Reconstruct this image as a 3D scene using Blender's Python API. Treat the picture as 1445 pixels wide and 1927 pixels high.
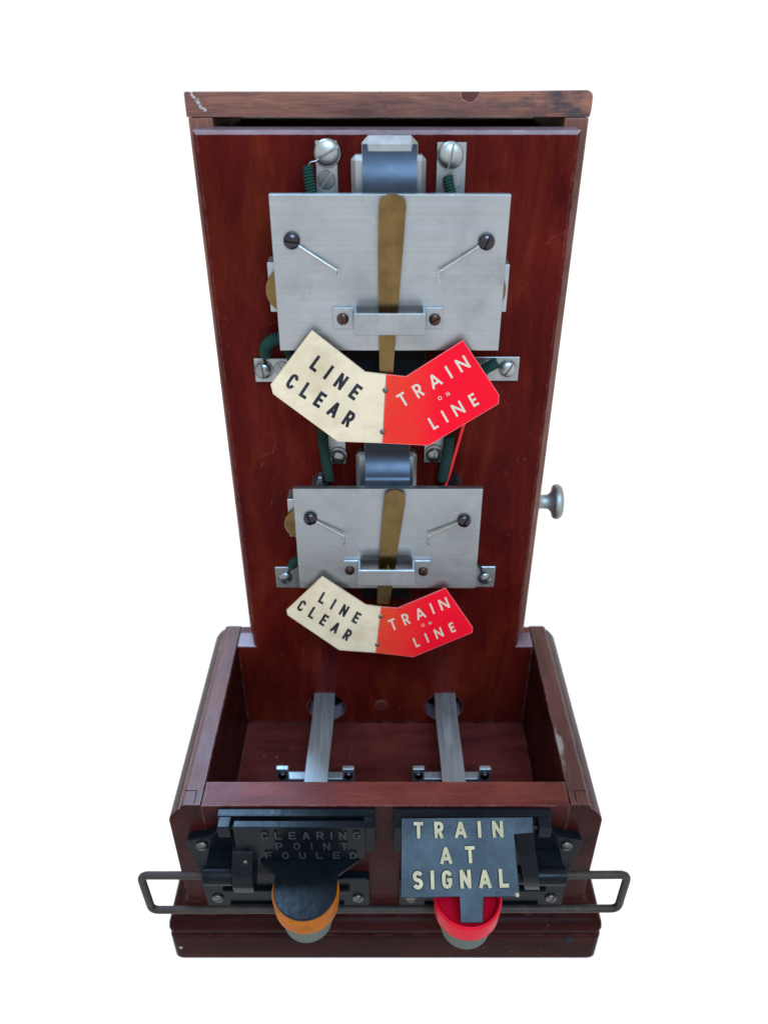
import bpy, bmesh, math, random
from mathutils import Vector, Matrix
R = math.radians
random.seed(7)
for o in list(bpy.data.objects):
    bpy.data.objects.remove(o)
sc = bpy.context.scene
COL = sc.collection

# ------------------------------------------------------------------ camera
F_PX, CU, CV, IMG_H = 1482.0, 722.5, 963.5, 1927.0
PITCH = math.atan(0.65)
CAM_H, Y0 = 0.709, 0.47          # camera height; depth of the instrument's base centre from the camera
cam_d = bpy.data.cameras.new('camera')
cam = bpy.data.objects.new('camera', cam_d); COL.objects.link(cam)
cam.location = (0, -Y0, CAM_H)
cam.rotation_euler = (R(90) - PITCH, 0, 0)
cam_d.sensor_fit = 'VERTICAL'; cam_d.sensor_height = 24.0
cam_d.lens = 24.0 * F_PX / IMG_H
cam_d.clip_start = 0.01; cam_d.clip_end = 200
cam_d.dof.use_dof = True; cam_d.dof.focus_distance = 0.575; cam_d.dof.aperture_fstop = 3.6
sc.camera = cam

# ------------------------------------------------------------------ light
w = bpy.data.worlds.new('World'); sc.world = w; w.use_nodes = True
bg = w.node_tree.nodes['Background']
bg.inputs['Color'].default_value = (1.0, 1.0, 1.0, 1); bg.inputs['Strength'].default_value = 1.07
def area(name, loc, target, sx, sy, power, color):
    d = bpy.data.lights.new(name, 'AREA'); d.shape = 'RECTANGLE'; d.size = sx; d.size_y = sy
    d.energy = power; d.color = color
    o = bpy.data.objects.new(name, d); COL.objects.link(o)
    o.location = loc
    o.rotation_euler = (Vector(target) - Vector(loc)).to_track_quat('-Z', 'Y').to_euler()
    return o
area('added_sky_key', (0.24, -1.27, 1.9), (0, -0.1, 0.2), 0.80, 0.62, 54, (0.37, 0.66, 1.0))  # added unseen lamp, gives the right flap its blue sky sheen
area('added_sky_back', (-0.56, 1.03, 1.75), (-0.1, 0, 0.2), 0.50, 0.55, 46, (0.36, 0.64, 1.0))  # added unseen lamp, stands for sky glow on rims and iron tops
vs = sc.view_settings
vs.view_transform = 'Standard'; vs.look = 'None'; vs.exposure = 0; vs.gamma = 1; vs.use_curve_mapping = False
try:
    sc.cycles.use_denoising = True
    sc.cycles.max_bounces = 8
except Exception:
    pass

# ------------------------------------------------------------------ helpers
def at(u, v, Y):
    """point of the place at depth Y (metres from the camera's foot) that stands at photo pixel u, v"""
    s = (CV - v) / F_PX
    fwd = math.cos(PITCH) + s * math.sin(PITCH); up = -math.sin(PITCH) + s * math.cos(PITCH)
    return Vector(((u - CU) / F_PX / fwd * Y, Y - Y0, up / fwd * Y + CAM_H))

def link(name, me, m, parent=None, loc=None, mat4=None):
    o = bpy.data.objects.new(name, me); COL.objects.link(o)
    if m is not None and not me.materials:
        me.materials.append(m)
    if parent is not None: o.parent = parent
    if mat4 is not None: o.matrix_local = mat4
    elif loc is not None: o.location = loc
    if name not in ('lettering', 'coiled_wire', 'ground'):
        wn = o.modifiers.new('weighted_normals', 'WEIGHTED_NORMAL'); wn.keep_sharp = True; wn.weight = 80
    return o

def finish(bm, smooth=35):
    bmesh.ops.remove_doubles(bm, verts=bm.verts, dist=1e-6)
    bmesh.ops.recalc_face_normals(bm, faces=bm.faces)
    me = bpy.data.meshes.new('mesh'); bm.to_mesh(me); bm.free()
    if smooth:
        for p in me.polygons: p.use_smooth = True
        me.set_sharp_from_angle(angle=R(smooth))
    return me

def new(): return bmesh.new()
def two_tone(o, m2, lim=.8):
    """second material on the faces that look straight up"""
    o.data.materials.append(m2)
    for p in o.data.polygons:
        if p.normal.z > lim: p.material_index = 1
    return o

def add_box(bm, x0, x1, y0, y1, z0, z1, bev=0.0, seg=2):
    b = bmesh.new()
    vs_ = [b.verts.new((x, y, z)) for x in (x0, x1) for y in (y0, y1) for z in (z0, z1)]
    for f in ((0,1,3,2),(4,6,7,5),(0,4,5,1),(2,3,7,6),(0,2,6,4),(1,5,7,3)):
        b.faces.new([vs_[i] for i in f])
    if bev > 0:
        bmesh.ops.bevel(b, geom=list(b.edges), offset=bev, segments=seg, affect='EDGES', profile=0.5)
    merge(bm, b)

def merge(bm, b, mat=None):
    if mat is not None: bmesh.ops.transform(b, matrix=mat, verts=b.verts)
    mp = {v: bm.verts.new(v.co) for v in b.verts}
    for f in b.faces:
        try: bm.faces.new([mp[v] for v in f.verts])
        except ValueError: pass
    b.free()

def add_prism(bm, pts, vec, bev=0.0, seg=2):
    """extrude a closed 3-D outline along vec"""
    b = bmesh.new(); vec = Vector(vec)
    a = [b.verts.new(Vector(p)) for p in pts]; c = [b.verts.new(Vector(p) + vec) for p in pts]
    n = len(pts); b.faces.new(a); b.faces.new(c[::-1])
    for i in range(n):
        b.faces.new((a[i], c[i], c[(i+1) % n], a[(i+1) % n]))
    if bev > 0:
        bmesh.ops.recalc_face_normals(b, faces=b.faces)
        bmesh.ops.bevel(b, geom=list(b.edges), offset=bev, segments=seg, affect='EDGES', profile=0.5, clamp_overlap=True)
    merge(bm, b)

def add_lathe(bm, prof, n=24, mat=None):
    """prof: (radius, height) pairs about +Z"""
    b = bmesh.new(); rings = []
    for r, h in prof:
        if r < 1e-7: rings.append([b.verts.new((0, 0, h))])
        else: rings.append([b.verts.new((r*math.cos(2*math.pi*k/n), r*math.sin(2*math.pi*k/n), h)) for k in range(n)])
    for A, B in zip(rings[:-1], rings[1:]):
        for k in range(n):
            k2 = (k+1) % n
            f = [A[k % len(A)], A[k2 % len(A)], B[k2 % len(B)], B[k % len(B)]]
            q = []
            for v in f:
                if v not in q: q.append(v)
            if len(q) > 2:
                try: b.faces.new(q)
                except ValueError: pass
    merge(bm, b, mat)

def frames(path):
    P = [Vector(p) for p in path]; T = []
    for i in range(len(P)):
        a = P[max(i-1, 0)]; c = P[min(i+1, len(P)-1)]
        T.append((c - a).normalized())
    up = Vector((0, 0, 1)) if abs(T[0].z) < .9 else Vector((0, 1, 0))
    N = (up - T[0]*up.dot(T[0])).normalized(); out = []
    for p, t in zip(P, T):
        N = (N - t*N.dot(t)).normalized()
        out.append((p, t, N, t.cross(N)))
    return out

def add_tube(bm, path, r, n=8, cap=True, closed=False):
    b = bmesh.new(); rings = []
    fr = frames(path)
    for i, (p, t, N, B) in enumerate(fr):
        rr = r[i] if isinstance(r, (list, tuple)) else r
        rings.append([b.verts.new(p + N*rr*math.cos(2*math.pi*k/n) + B*rr*math.sin(2*math.pi*k/n)) for k in range(n)])
    for A, C in zip(rings[:-1], rings[1:]):
        for k in range(n): b.faces.new((A[k], A[(k+1) % n], C[(k+1) % n], C[k]))
    if cap:
        b.faces.new(rings[0][::-1]); b.faces.new(rings[-1])
    merge(bm, b)

def smooth_path(pts, n=10):
    P = [Vector(p) for p in pts]; P = [2*P[0]-P[1]] + P + [2*P[-1]-P[-2]]; out = []
    for i in range(1, len(P)-2):
        for k in range(n):
            t = k/n; a, b, c, d = P[i-1], P[i], P[i+1], P[i+2]
            out.append(0.5*((2*b) + (c-a)*t + (2*a-5*b+4*c-d)*t*t + (3*b-a-3*c+d)*t*t*t))
    out.append(P[-2]); return out

def round_path(pts, r, n=6):
    P = [Vector(p) for p in pts]; out = [P[0]]
    for a, b, c in zip(P[:-2], P[1:-1], P[2:]):
        u = (a-b).normalized(); v = (c-b).normalized()
        p, q = b+u*r, b+v*r
        for k in range(n+1):
            t = k/n; out.append(p*(1-t)**2 + b*2*t*(1-t) + q*t*t)
    out.append(P[-1]); return out

def face_camera(loc, phi=0.0):
    """screw made about +Z, turned to face the viewer (-Y), slot turned by phi"""
    return Matrix.Translation(loc) @ Matrix.Rotation(phi, 4, 'Y') @ Matrix.Rotation(R(90), 4, 'X')

# ------------------------------------------------------------------ materials
def mat_new(name):
    m = bpy.data.materials.new(name); m.use_nodes = True
    nt = m.node_tree; p = nt.nodes['Principled BSDF']
    return m, nt, p
def nd(nt, kind, **kw):
    n = nt.nodes.new(kind)
    for k, v in kw.items(): setattr(n, k, v)
    return n
def mapping(nt, scale, rot=(0,0,0), loc=(0,0,0)):
    tc = nd(nt, 'ShaderNodeTexCoord'); mp = nd(nt, 'ShaderNodeMapping')
    mp.inputs['Scale'].default_value = scale; mp.inputs['Rotation'].default_value = rot; mp.inputs['Location'].default_value = loc
    nt.links.new(tc.outputs['Object'], mp.inputs['Vector']); return mp.outputs['Vector']
def noise(nt, vec, scale, detail=4, rough=.55, dist=0):
    n = nd(nt, 'ShaderNodeTexNoise'); n.inputs['Scale'].default_value = scale; n.inputs['Detail'].default_value = detail
    n.inputs['Roughness'].default_value = rough; n.inputs['Distortion'].default_value = dist
    nt.links.new(vec, n.inputs['Vector']); return n.outputs['Fac']
def ramp(nt, fac, stops):
    r = nd(nt, 'ShaderNodeValToRGB'); e = r.color_ramp.elements
    while len(e) < len(stops): e.new(0.5)
    for el, (p, c) in zip(e, stops):
        el.position = p; el.color = (*c, 1) if len(c) == 3 else c
    nt.links.new(fac, r.inputs['Fac']); return r.outputs['Color']
def g(v): return (v, v, v)
def mix(nt, a, b, fac, mode='MIX'):
    m = nd(nt, 'ShaderNodeMix', data_type='RGBA', blend_type=mode)
    for s, x in ((m.inputs[6], a), (m.inputs[7], b)):
        if isinstance(x, tuple): s.default_value = (*x, 1)
        else: nt.links.new(x, s)
    if isinstance(fac, (int, float)): m.inputs[0].default_value = fac
    else: nt.links.new(fac, m.inputs[0])
    return m.outputs[2]
def mth(nt, op, a, b=None, clamp=False):
    m = nd(nt, 'ShaderNodeMath', operation=op, use_clamp=clamp)
    for s, x in zip(m.inputs, (a, b)):
        if x is None: continue
        if isinstance(x, (int, float)): s.default_value = x
        else: nt.links.new(x, s)
    return m.outputs[0]
def bump(nt, p, h, dist, strength=1.0, normal=None):
    b = nd(nt, 'ShaderNodeBump'); b.inputs['Strength'].default_value = strength; b.inputs['Distance'].default_value = dist
    nt.links.new(h, b.inputs['Height'])
    if normal is not None: nt.links.new(normal, b.inputs['Normal'])
    nt.links.new(b.outputs['Normal'], p.inputs['Normal']); return b.outputs['Normal']
def edge_mask(nt, radius, lo=.02, hi=.12):
    bv = nd(nt, 'ShaderNodeBevel'); bv.samples = 4; bv.inputs['Radius'].default_value = radius
    ge = nd(nt, 'ShaderNodeNewGeometry')
    d = nd(nt, 'ShaderNodeVectorMath', operation='DOT_PRODUCT')
    nt.links.new(bv.outputs['Normal'], d.inputs[0]); nt.links.new(ge.outputs['Normal'], d.inputs[1])
    m = nd(nt, 'ShaderNodeMapRange'); m.inputs['From Min'].default_value = 1-lo; m.inputs['From Max'].default_value = 1-hi
    nt.links.new(d.outputs['Value'], m.inputs['Value']); return m.outputs['Result']

def wood(name, axis, dark, mid, light, rough=.32, spec=.35, wear=(.30, .16, .12), wear_amt=.6, speck=.5, offs=(0,0,0), pore=.55, tweak=None):
    m, nt, p = mat_new(name)
    def sc3(al, ac): return tuple(al if i == axis else ac for i in range(3))
    A = noise(nt, mapping(nt, sc3(2.4, 11), loc=offs), 4.0, 8, .62, .6)
    B = noise(nt, mapping(nt, sc3(13, 240), loc=offs), 5.0, 5, .7, .15)
    C = noise(nt, mapping(nt, (1,1,1), loc=offs), 13.0, 5, .6)
    base = ramp(nt, A, [(.26, dark), (.5, mid), (.76, light)])
    fine = ramp(nt, B, [(.33, g(.52)), (.55, g(1.0)), (.75, g(1.18))])
    col = mix(nt, base, fine, pore, 'MULTIPLY')
    col = mix(nt, col, ramp(nt, C, [(.35, g(.55)), (.62, g(1.1))]), .65, 'MULTIPLY')
    # dust specks and pale nicks
    S = noise(nt, mapping(nt, (1,1,1), loc=(3,1,7)), 330.0, 2, .5)
    S2 = noise(nt, mapping(nt, (1,1,1), loc=(1,5,2)), 22.0, 3, .5)
    sp = mth(nt, 'MULTIPLY', ramp(nt, S, [(.735, g(0)), (.775, g(1))]), ramp(nt, S2, [(.5, g(0)), (.66, g(1))]))
    col = mix(nt, col, (.42, .30, .26), mth(nt, 'MULTIPLY', sp, speck))
    # fine scratches in a few directions
    for k, (ang, off) in enumerate(((.5, 1), (-.9, 4), (1.25, 8))):
        r0 = mapping(nt, (1, 1, 1), rot=(0, ang, 0), loc=(off, off, off))
        mp2 = nd(nt, 'ShaderNodeMapping'); mp2.inputs['Scale'].default_value = (60, 60, 620); nt.links.new(r0, mp2.inputs['Vector']); sv = mp2.outputs['Vector']
        sn = noise(nt, sv, 1.0, 2, .5)
        zone = noise(nt, mapping(nt, (1,1,1), loc=(off, 2, off)), 16.0, 3, .5)
        sm = mth(nt, 'MULTIPLY', ramp(nt, sn, [(.70, g(0)), (.76, g(1))]), ramp(nt, zone, [(.52, g(0)), (.68, g(1))]))
        col = mix(nt, col, (.24, .13, .10), mth(nt, 'MULTIPLY', sm, speck*.38))
    # rubbed edges
    W = noise(nt, mapping(nt, (1,1,1), loc=(9,2,4)), 90.0, 6, .7)
    ew = mth(nt, 'MULTIPLY', edge_mask(nt, .0022), ramp(nt, W, [(.42, g(0)), (.62, g(1))]))
    col = mix(nt, col, wear, mth(nt, 'MULTIPLY', ew, wear_amt))
    if tweak: col = tweak(nt, col)
    nt.links.new(col, p.inputs['Base Color'])
    rr = ramp(nt, C, [(.3, g(rough*.8)), (.7, g(rough*1.35))])
    nt.links.new(rr, p.inputs['Roughness'])
    p.inputs['Specular IOR Level'].default_value = spec
    bump(nt, p, mth(nt, 'ADD', mth(nt, 'MULTIPLY', B, .7), mth(nt, 'MULTIPLY', C, .8)), .0006, .35)
    return m

def worn_top(nt, col):
    """weathered top board: dark stain towards one end, a white scratch, a red chip"""
    tc = nd(nt, 'ShaderNodeTexCoord'); sx = nd(nt, 'ShaderNodeSeparateXYZ'); nt.links.new(tc.outputs['Object'], sx.inputs[0])
    x, z = sx.outputs['X'], sx.outputs['Z']
    st = noise(nt, mapping(nt, (1, 1, 2.2)), 34, 6, .65)
    right = nd(nt, 'ShaderNodeMapRange'); right.inputs['From Min'].default_value = .02; right.inputs['From Max'].default_value = .11
    nt.links.new(x, right.inputs['Value'])
    msk = mth(nt, 'MULTIPLY', ramp(nt, st, [(.42, g(0)), (.58, g(1))]), mth(nt, 'ADD', mth(nt, 'MULTIPLY', right.outputs['Result'], .75), .22))
    col = mix(nt, col, (.045, .032, .032), msk)
    # white rubbed scratch running down from the corner
    t = mth(nt, 'SUBTRACT', mth(nt, 'ADD', mth(nt, 'MULTIPLY', mth(nt, 'SUBTRACT', x, at(370, 188, .577).x), .8), 0), mth(nt, 'MULTIPLY', mth(nt, 'SUBTRACT', z, at(370, 188, .577).z), -.6))
    al = mth(nt, 'ADD', mth(nt, 'MULTIPLY', mth(nt, 'SUBTRACT', x, at(370, 188, .577).x), -.6), mth(nt, 'MULTIPLY', mth(nt, 'SUBTRACT', z, at(370, 188, .577).z), .8))
    jag = noise(nt, mapping(nt, (1, 1, 1)), 420, 4, .7)
    wdt = mth(nt, 'MULTIPLY', mth(nt, 'SUBTRACT', jag, .47), .012)
    inside = mth(nt, 'MULTIPLY', mth(nt, 'LESS_THAN', mth(nt, 'ABSOLUTE', t), wdt), mth(nt, 'LESS_THAN', mth(nt, 'ABSOLUTE', al), .0085))
    col = mix(nt, col, (.62, .62, .64), mth(nt, 'MULTIPLY', inside, .42))
    # half-moon chip in the upper edge
    c = at(884, 172, .577)
    dx = mth(nt, 'SUBTRACT', x, c.x); dz = mth(nt, 'SUBTRACT', z, c.z)
    d = mth(nt, 'SQRT', mth(nt, 'ADD', mth(nt, 'MULTIPLY', dx, dx), mth(nt, 'MULTIPLY', dz, dz)))
    d = mth(nt, 'ADD', d, mth(nt, 'MULTIPLY', mth(nt, 'SUBTRACT', jag, .5), .0025))
    col = mix(nt, col, (.24, .14, .10), mth(nt, 'LESS_THAN', d, .0064))
    col = mix(nt, col, (.075, .018, .014), mth(nt, 'LESS_THAN', d, .0060))
    # little stamped mark
    k = at(724, 196, .577)
    kx = mth(nt, 'LESS_THAN', mth(nt, 'ABSOLUTE', mth(nt, 'SUBTRACT', x, k.x)), .0016)
    kz = mth(nt, 'LESS_THAN', mth(nt, 'ABSOLUTE', mth(nt, 'SUBTRACT', z, k.z)), .0019)
    col = mix(nt, col, (.03, .03, .035), mth(nt, 'MULTIPLY', mth(nt, 'MULTIPLY', kx, kz), mth(nt, 'GREATER_THAN', jag, .5)))
    return col

RED_D, RED_M, RED_L = (.040, .0026, .0030), (.073, .0054, .0038), (.118, .0140, .0050)
M = {}
M['panel'] = wood('panel_mahogany', 2, RED_D, RED_M, RED_L, rough=.30, spec=.03, wear=(.30, .20, .20), wear_amt=.45, pore=.5, speck=.75)
M['panel_edge'] = wood('panel_edge_sky_sheen', 0, (.10, .06, .07), (.17, .11, .125), (.22, .15, .165), rough=.3, spec=.28, wear=(.36, .28, .30), wear_amt=.7, pore=.4)  # up-facing panel edges: sky sheen put into the colour
M['box_y'] = wood('box_side_mahogany', 1, (.014, .0030, .0030), (.030, .0052, .0045), (.052, .010, .0070), rough=.26, spec=.07, wear=(.16, .08, .07), offs=(2,4,1))  # darker than the rim: shade inside the box put into the colour
M['box_x'] = wood('box_front_mahogany', 0, (.016, .0030, .0030), (.034, .0052, .0045), (.058, .010, .0070), rough=.26, spec=.07, wear=(.16, .08, .07), offs=(5,1,1))  # board tone lowered likewise for the box's shade
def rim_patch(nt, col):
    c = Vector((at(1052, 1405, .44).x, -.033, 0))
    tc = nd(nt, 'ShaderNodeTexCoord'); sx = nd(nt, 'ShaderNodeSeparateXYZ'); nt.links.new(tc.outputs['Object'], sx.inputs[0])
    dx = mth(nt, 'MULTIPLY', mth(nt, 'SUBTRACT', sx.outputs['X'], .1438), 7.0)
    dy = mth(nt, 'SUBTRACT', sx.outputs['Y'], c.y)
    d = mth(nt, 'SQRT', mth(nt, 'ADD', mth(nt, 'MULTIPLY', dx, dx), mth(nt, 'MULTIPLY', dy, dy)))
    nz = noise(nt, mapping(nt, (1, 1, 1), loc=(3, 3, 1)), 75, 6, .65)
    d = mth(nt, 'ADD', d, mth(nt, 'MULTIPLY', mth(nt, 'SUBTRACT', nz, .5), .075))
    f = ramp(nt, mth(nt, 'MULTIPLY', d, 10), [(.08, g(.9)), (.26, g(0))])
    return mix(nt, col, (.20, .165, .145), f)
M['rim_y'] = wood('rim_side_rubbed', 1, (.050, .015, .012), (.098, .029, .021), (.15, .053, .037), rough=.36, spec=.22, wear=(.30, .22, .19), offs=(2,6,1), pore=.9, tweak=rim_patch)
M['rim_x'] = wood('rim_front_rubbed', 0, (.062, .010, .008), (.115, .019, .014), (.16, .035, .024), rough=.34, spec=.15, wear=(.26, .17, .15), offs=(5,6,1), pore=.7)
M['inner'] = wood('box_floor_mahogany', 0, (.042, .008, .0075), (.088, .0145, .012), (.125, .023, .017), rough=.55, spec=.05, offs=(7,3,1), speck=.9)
M['plinth'] = wood('plinth_mahogany', 0, (.012, .0030, .0030), (.026, .0055, .0048), (.042, .0095, .0075), rough=.24, spec=.018, wear=(.12, .06, .055), wear_amt=.5, offs=(1,7,2))
M['case'] = wood('case_faded_mahogany', 2, (.09, .030, .020), (.185, .070, .045), (.27, .115, .075), rough=.55, spec=.25, wear=(.38, .26, .20), wear_amt=.45, offs=(4,2,9), pore=.8)
M['case_top'] = wood('case_top_faded_mahogany', 0, (.095, .034, .026), (.20, .076, .050), (.30, .120, .072), rough=.6, spec=.25, wear=(.30, .20, .16), wear_amt=.4, offs=(6,2,3), pore=.9, tweak=worn_top)

def metal(name, col, rough=.35, var=.12, brushed=None, tarnish=None, metallic=1.0, spots=0.0, bmp=.00004, smudge=.6):
    m, nt, p = mat_new(name)
    C = noise(nt, mapping(nt, (1,1,1)), 45, 5, .6)
    c = ramp(nt, C, [(.3, tuple(x*(1-var) for x in col)), (.7, tuple(x*(1+var) for x in col))])
    if tarnish:
        T = noise(nt, mapping(nt, (1,1,1), loc=(4,4,1)), 70, 7, .7)
        c = mix(nt, c, tarnish, ramp(nt, T, [(.44, g(0)), (.68, g(.8))]))
    F = noise(nt, mapping(nt, (1,1,1), loc=(8,1,3)), 24, 7, .68)
    c = mix(nt, c, tuple(x*.62 for x in col), ramp(nt, F, [(.50, g(0)), (.74, g(smudge))]))
    h = C
    if brushed is not None:
        L = noise(nt, mapping(nt, tuple(4 if i == brushed else 900 for i in range(3))), 1.0, 3, .6)
        L2 = noise(nt, mapping(nt, tuple(9 if i == brushed else 260 for i in range(3)), loc=(2,2,2)), 1.0, 3, .6)
        c = mix(nt, c, ramp(nt, L, [(.3, g(.94)), (.7, g(1.05))]), .8, 'MULTIPLY')
        c = mix(nt, c, ramp(nt, L2, [(.3, g(.965)), (.7, g(1.03))]), .8, 'MULTIPLY')
        h = L
        rr = ramp(nt, L2, [(.3, g(rough*.85)), (.7, g(rough*1.2))])
        nt.links.new(rr, p.inputs['Roughness'])
    else:
        nt.links.new(ramp(nt, C, [(.3, g(rough*.8)), (.7, g(rough*1.25))]), p.inputs['Roughness'])
    if spots:
        S = noise(nt, mapping(nt, (1,1,1), loc=(1,2,8)), 230, 2, .5)
        c = mix(nt, c, (.75, .77, .8), mth(nt, 'MULTIPLY', ramp(nt, S, [(.73, g(0)), (.78, g(1))]), spots))
        S = noise(nt, mapping(nt, (1,1,1), loc=(7,2,3)), 200, 2, .5)
        c = mix(nt, c, (.07, .07, .08), mth(nt, 'MULTIPLY', ramp(nt, S, [(.765, g(0)), (.79, g(1))]), spots))
    nt.links.new(c, p.inputs['Base Color'])
    p.inputs['Metallic'].default_value = metallic
    bump(nt, p, h, bmp, .5)
    return m
M['alu'] = metal('brushed_aluminium', (.352, .368, .378), .40, .06, brushed=0, spots=.35)
M['alu2'] = metal('plain_aluminium', (.33, .34, .345), .45, .12, brushed=2, spots=.4)
M['alu3'] = metal('dull_grey_bar', (.40, .43, .445), .50, .04, brushed=1, spots=.25, smudge=.10)
M['nickel'] = metal('nickel_screw', (.36, .37, .365), .42, .12)
M['nickel_d'] = metal('dull_nickel_screw', (.24, .25, .25), .36, .2)
M['darkscrew'] = metal('blackened_screw', (.055, .05, .058), .26, .3)
M['rustscrew'] = metal('rusty_screw', (.10, .055, .042), .4, .4, tarnish=(.03, .025, .03))
M['brass'] = metal('tarnished_brass', (.185, .120, .048), .33, .08, brushed=2, tarnish=(.105, .068, .030), smudge=.35)
M['wire'] = metal('bright_wire', (.42, .42, .39), .3, .05)
M['rivet'] = metal('rivet_steel', (.13, .125, .12), .42, .2)
M['knob'] = metal('knob_grey_metal', (.29, .31, .305), .5, .10)
M['steelblue'] = metal('magnet_coating', (.013, .018, .029), .30, .3, metallic=.35, bmp=.0002)
M['steelblue'].node_tree.nodes['Principled BSDF'].inputs['Specular IOR Level'].default_value = .3

def paint(name, col, rough=.4, spec=.5, var=.15, bmp=.0003, bscale=160, dirt=None, tweak=None):
    m, nt, p = mat_new(name)
    C = noise(nt, mapping(nt, (1,1,1)), 38, 6, .62)
    c = ramp(nt, C, [(.3, tuple(x*(1-var) for x in col)), (.7, tuple(x*(1+var) for x in col))])
    if dirt:
        D = noise(nt, mapping(nt, (1,1,1), loc=(5,5,5)), 60, 8, .72)
        c = mix(nt, c, dirt, ramp(nt, D, [(.5, g(0)), (.78, g(.75))]))
    if tweak: c = tweak(nt, c)
    nt.links.new(c, p.inputs['Base Color'])
    nt.links.new(ramp(nt, C, [(.3, g(rough*.8)), (.7, g(rough*1.25))]), p.inputs['Roughness'])
    p.inputs['Specular IOR Level'].default_value = spec
    bump(nt, p, noise(nt, mapping(nt, (1,1,1)), bscale, 4, .6), bmp, .4)
    return m
M['iron'] = paint('black_enamel_cast_iron', (.0032, .0044, .0062), .27, .10, .3, .0006, 120, dirt=(.0065, .0068, .0075))
M['handle'] = paint('rusty_handle_steel', (.030, .021, .017), .5, .16, .3, .0004, 200, dirt=(.085, .050, .036))
M['black'] = paint('matt_black', (.006, .006, .007), .6, .1)
M['cloth'] = paint('green_cloth_wire', (.007, .032, .024), .75, .15, .25, dirt=(.02, .05, .04))
M['cloth_d'] = paint('dark_green_cloth_wire', (.008, .024, .020), .75, .15, .25)
M['redwire'] = paint('red_plastic_wire', (.70, .015, .02), .4, .3, .05)
M['orange'] = paint('orange_collar', (.32, .082, .003), .5, .08, .12, dirt=(.10, .035, .008))
M['redcol'] = paint('red_collar', (.46, .002, .014), .42, .1, .12, dirt=(.20, .006, .012))
M['greyrub'] = paint('grey_green_rubber', (.075, .09, .075), .7, .15, .15)
M['ink'] = paint('black_ink', (.010, .011, .016), .6, .2, .5, dirt=(.05, .05, .05))
M['creamink'] = paint('cream_print', (.52, .44, .33), .6, .1, .08)
M['castcream'] = paint('cream_painted_letters', (.34, .295, .185), .6, .15, .25, dirt=(.12, .13, .11))
M['castdim'] = paint('shaded_letters', (.024, .023, .021), .6, .2, .3)  # letters of the hanging flap, its shade put into the colour
M['felt'] = paint('pale_felt', (.30, .25, .19), .9, .05)
def card_stain(nt, c):
    D = noise(nt, mapping(nt, (1, 1, 1), loc=(2, 2, 2)), 26, 6, .6)
    c = mix(nt, c, (.37, .265, .145), ramp(nt, D, [(.48, g(0)), (.8, g(.7))]))
    S = noise(nt, mapping(nt, (1, 1, 1), loc=(3, 3, 3)), 260, 3, .6)
    c = mix(nt, c, (.25, .19, .12), ramp(nt, S, [(.70, g(0)), (.78, g(.7))]))
    e = edge_mask(nt, .0012)
    return mix(nt, c, (.30, .20, .11), mth(nt, 'MULTIPLY', e, .6))
M['cream'] = paint('aged_cream_card', (.590, .470, .320), .6, .08, .06, .0001, 300, dirt=(.43, .35, .235), tweak=card_stain)
def red_fade(nt, c):
    tc = nd(nt, 'ShaderNodeTexCoord'); sx = nd(nt, 'ShaderNodeSeparateXYZ'); nt.links.new(tc.outputs['Object'], sx.inputs[0])
    mr = nd(nt, 'ShaderNodeMapRange'); mr.inputs['From Min'].default_value = .040; mr.inputs['From Max'].default_value = -.005
    nt.links.new(sx.outputs['X'], mr.inputs['Value'])
    D = noise(nt, mapping(nt, (1, 1, 1), loc=(2, 8, 2)), 30, 6, .6)
    f = mth(nt, 'MULTIPLY', mr.outputs['Result'], ramp(nt, D, [(.25, g(.35)), (.65, g(1))]))
    c = mix(nt, c, (.52, .055, .018), mth(nt, 'MULTIPLY', f, .9))
    G = noise(nt, mapping(nt, (1, 1, 1), loc=(2, 8, 5)), 520, 2, .6)
    c = mix(nt, c, (.58, .11, .08), mth(nt, 'MULTIPLY', ramp(nt, G, [(.55, g(0)), (.75, g(1))]), mth(nt, 'MULTIPLY', f, .45)))
    return mix(nt, c, (.70, .42, .40), mth(nt, 'MULTIPLY', edge_mask(nt, .0007), .7))
M['red'] = paint('signal_red_card', (.68, .005, .017), .5, .05, .05, .0001, 300, tweak=red_fade)
m_, nt_, p_ = mat_new('white_opal_sheet')      # added opal sheet: light comes through from below so no contact shadow shows
c_ = ramp(nt_, noise(nt_, mapping(nt_, (1,1,1)), 3, 4), [(.3, g(.97)), (.7, g(.985))])
tr_ = nd(nt_, 'ShaderNodeBsdfTranslucent'); df_ = nd(nt_, 'ShaderNodeBsdfDiffuse'); mx_ = nd(nt_, 'ShaderNodeMixShader')
nt_.links.new(c_, tr_.inputs['Color']); nt_.links.new(c_, df_.inputs['Color'])
mx_.inputs[0].default_value = .12
nt_.links.new(tr_.outputs[0], mx_.inputs[1]); nt_.links.new(df_.outputs[0], mx_.inputs[2])
nt_.nodes.remove(p_); nt_.links.new(mx_.outputs[0], nt_.nodes['Material Output'].inputs['Surface'])
M['sheet'] = m_

# ------------------------------------------------------------------ setting: the added white sheet under it
bm = new(); bm.faces.new([bm.verts.new(p) for p in ((-40,-40,0),(40,-40,0),(40,40,0),(-40,40,0))])
gr = link('ground', finish(bm, 0), M['sheet']); gr['kind'] = 'structure'

# ------------------------------------------------------------------ the instrument
inst = bpy.data.objects.new('block_instrument', None); COL.objects.link(inst)
inst.empty_display_size = .1
inst['label'] = 'tall mahogany railway block instrument with two indicator plates and an open box in front'
inst['category'] = 'block instrument'
XC = .0012
def yy(Y): return Y - Y0

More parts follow.
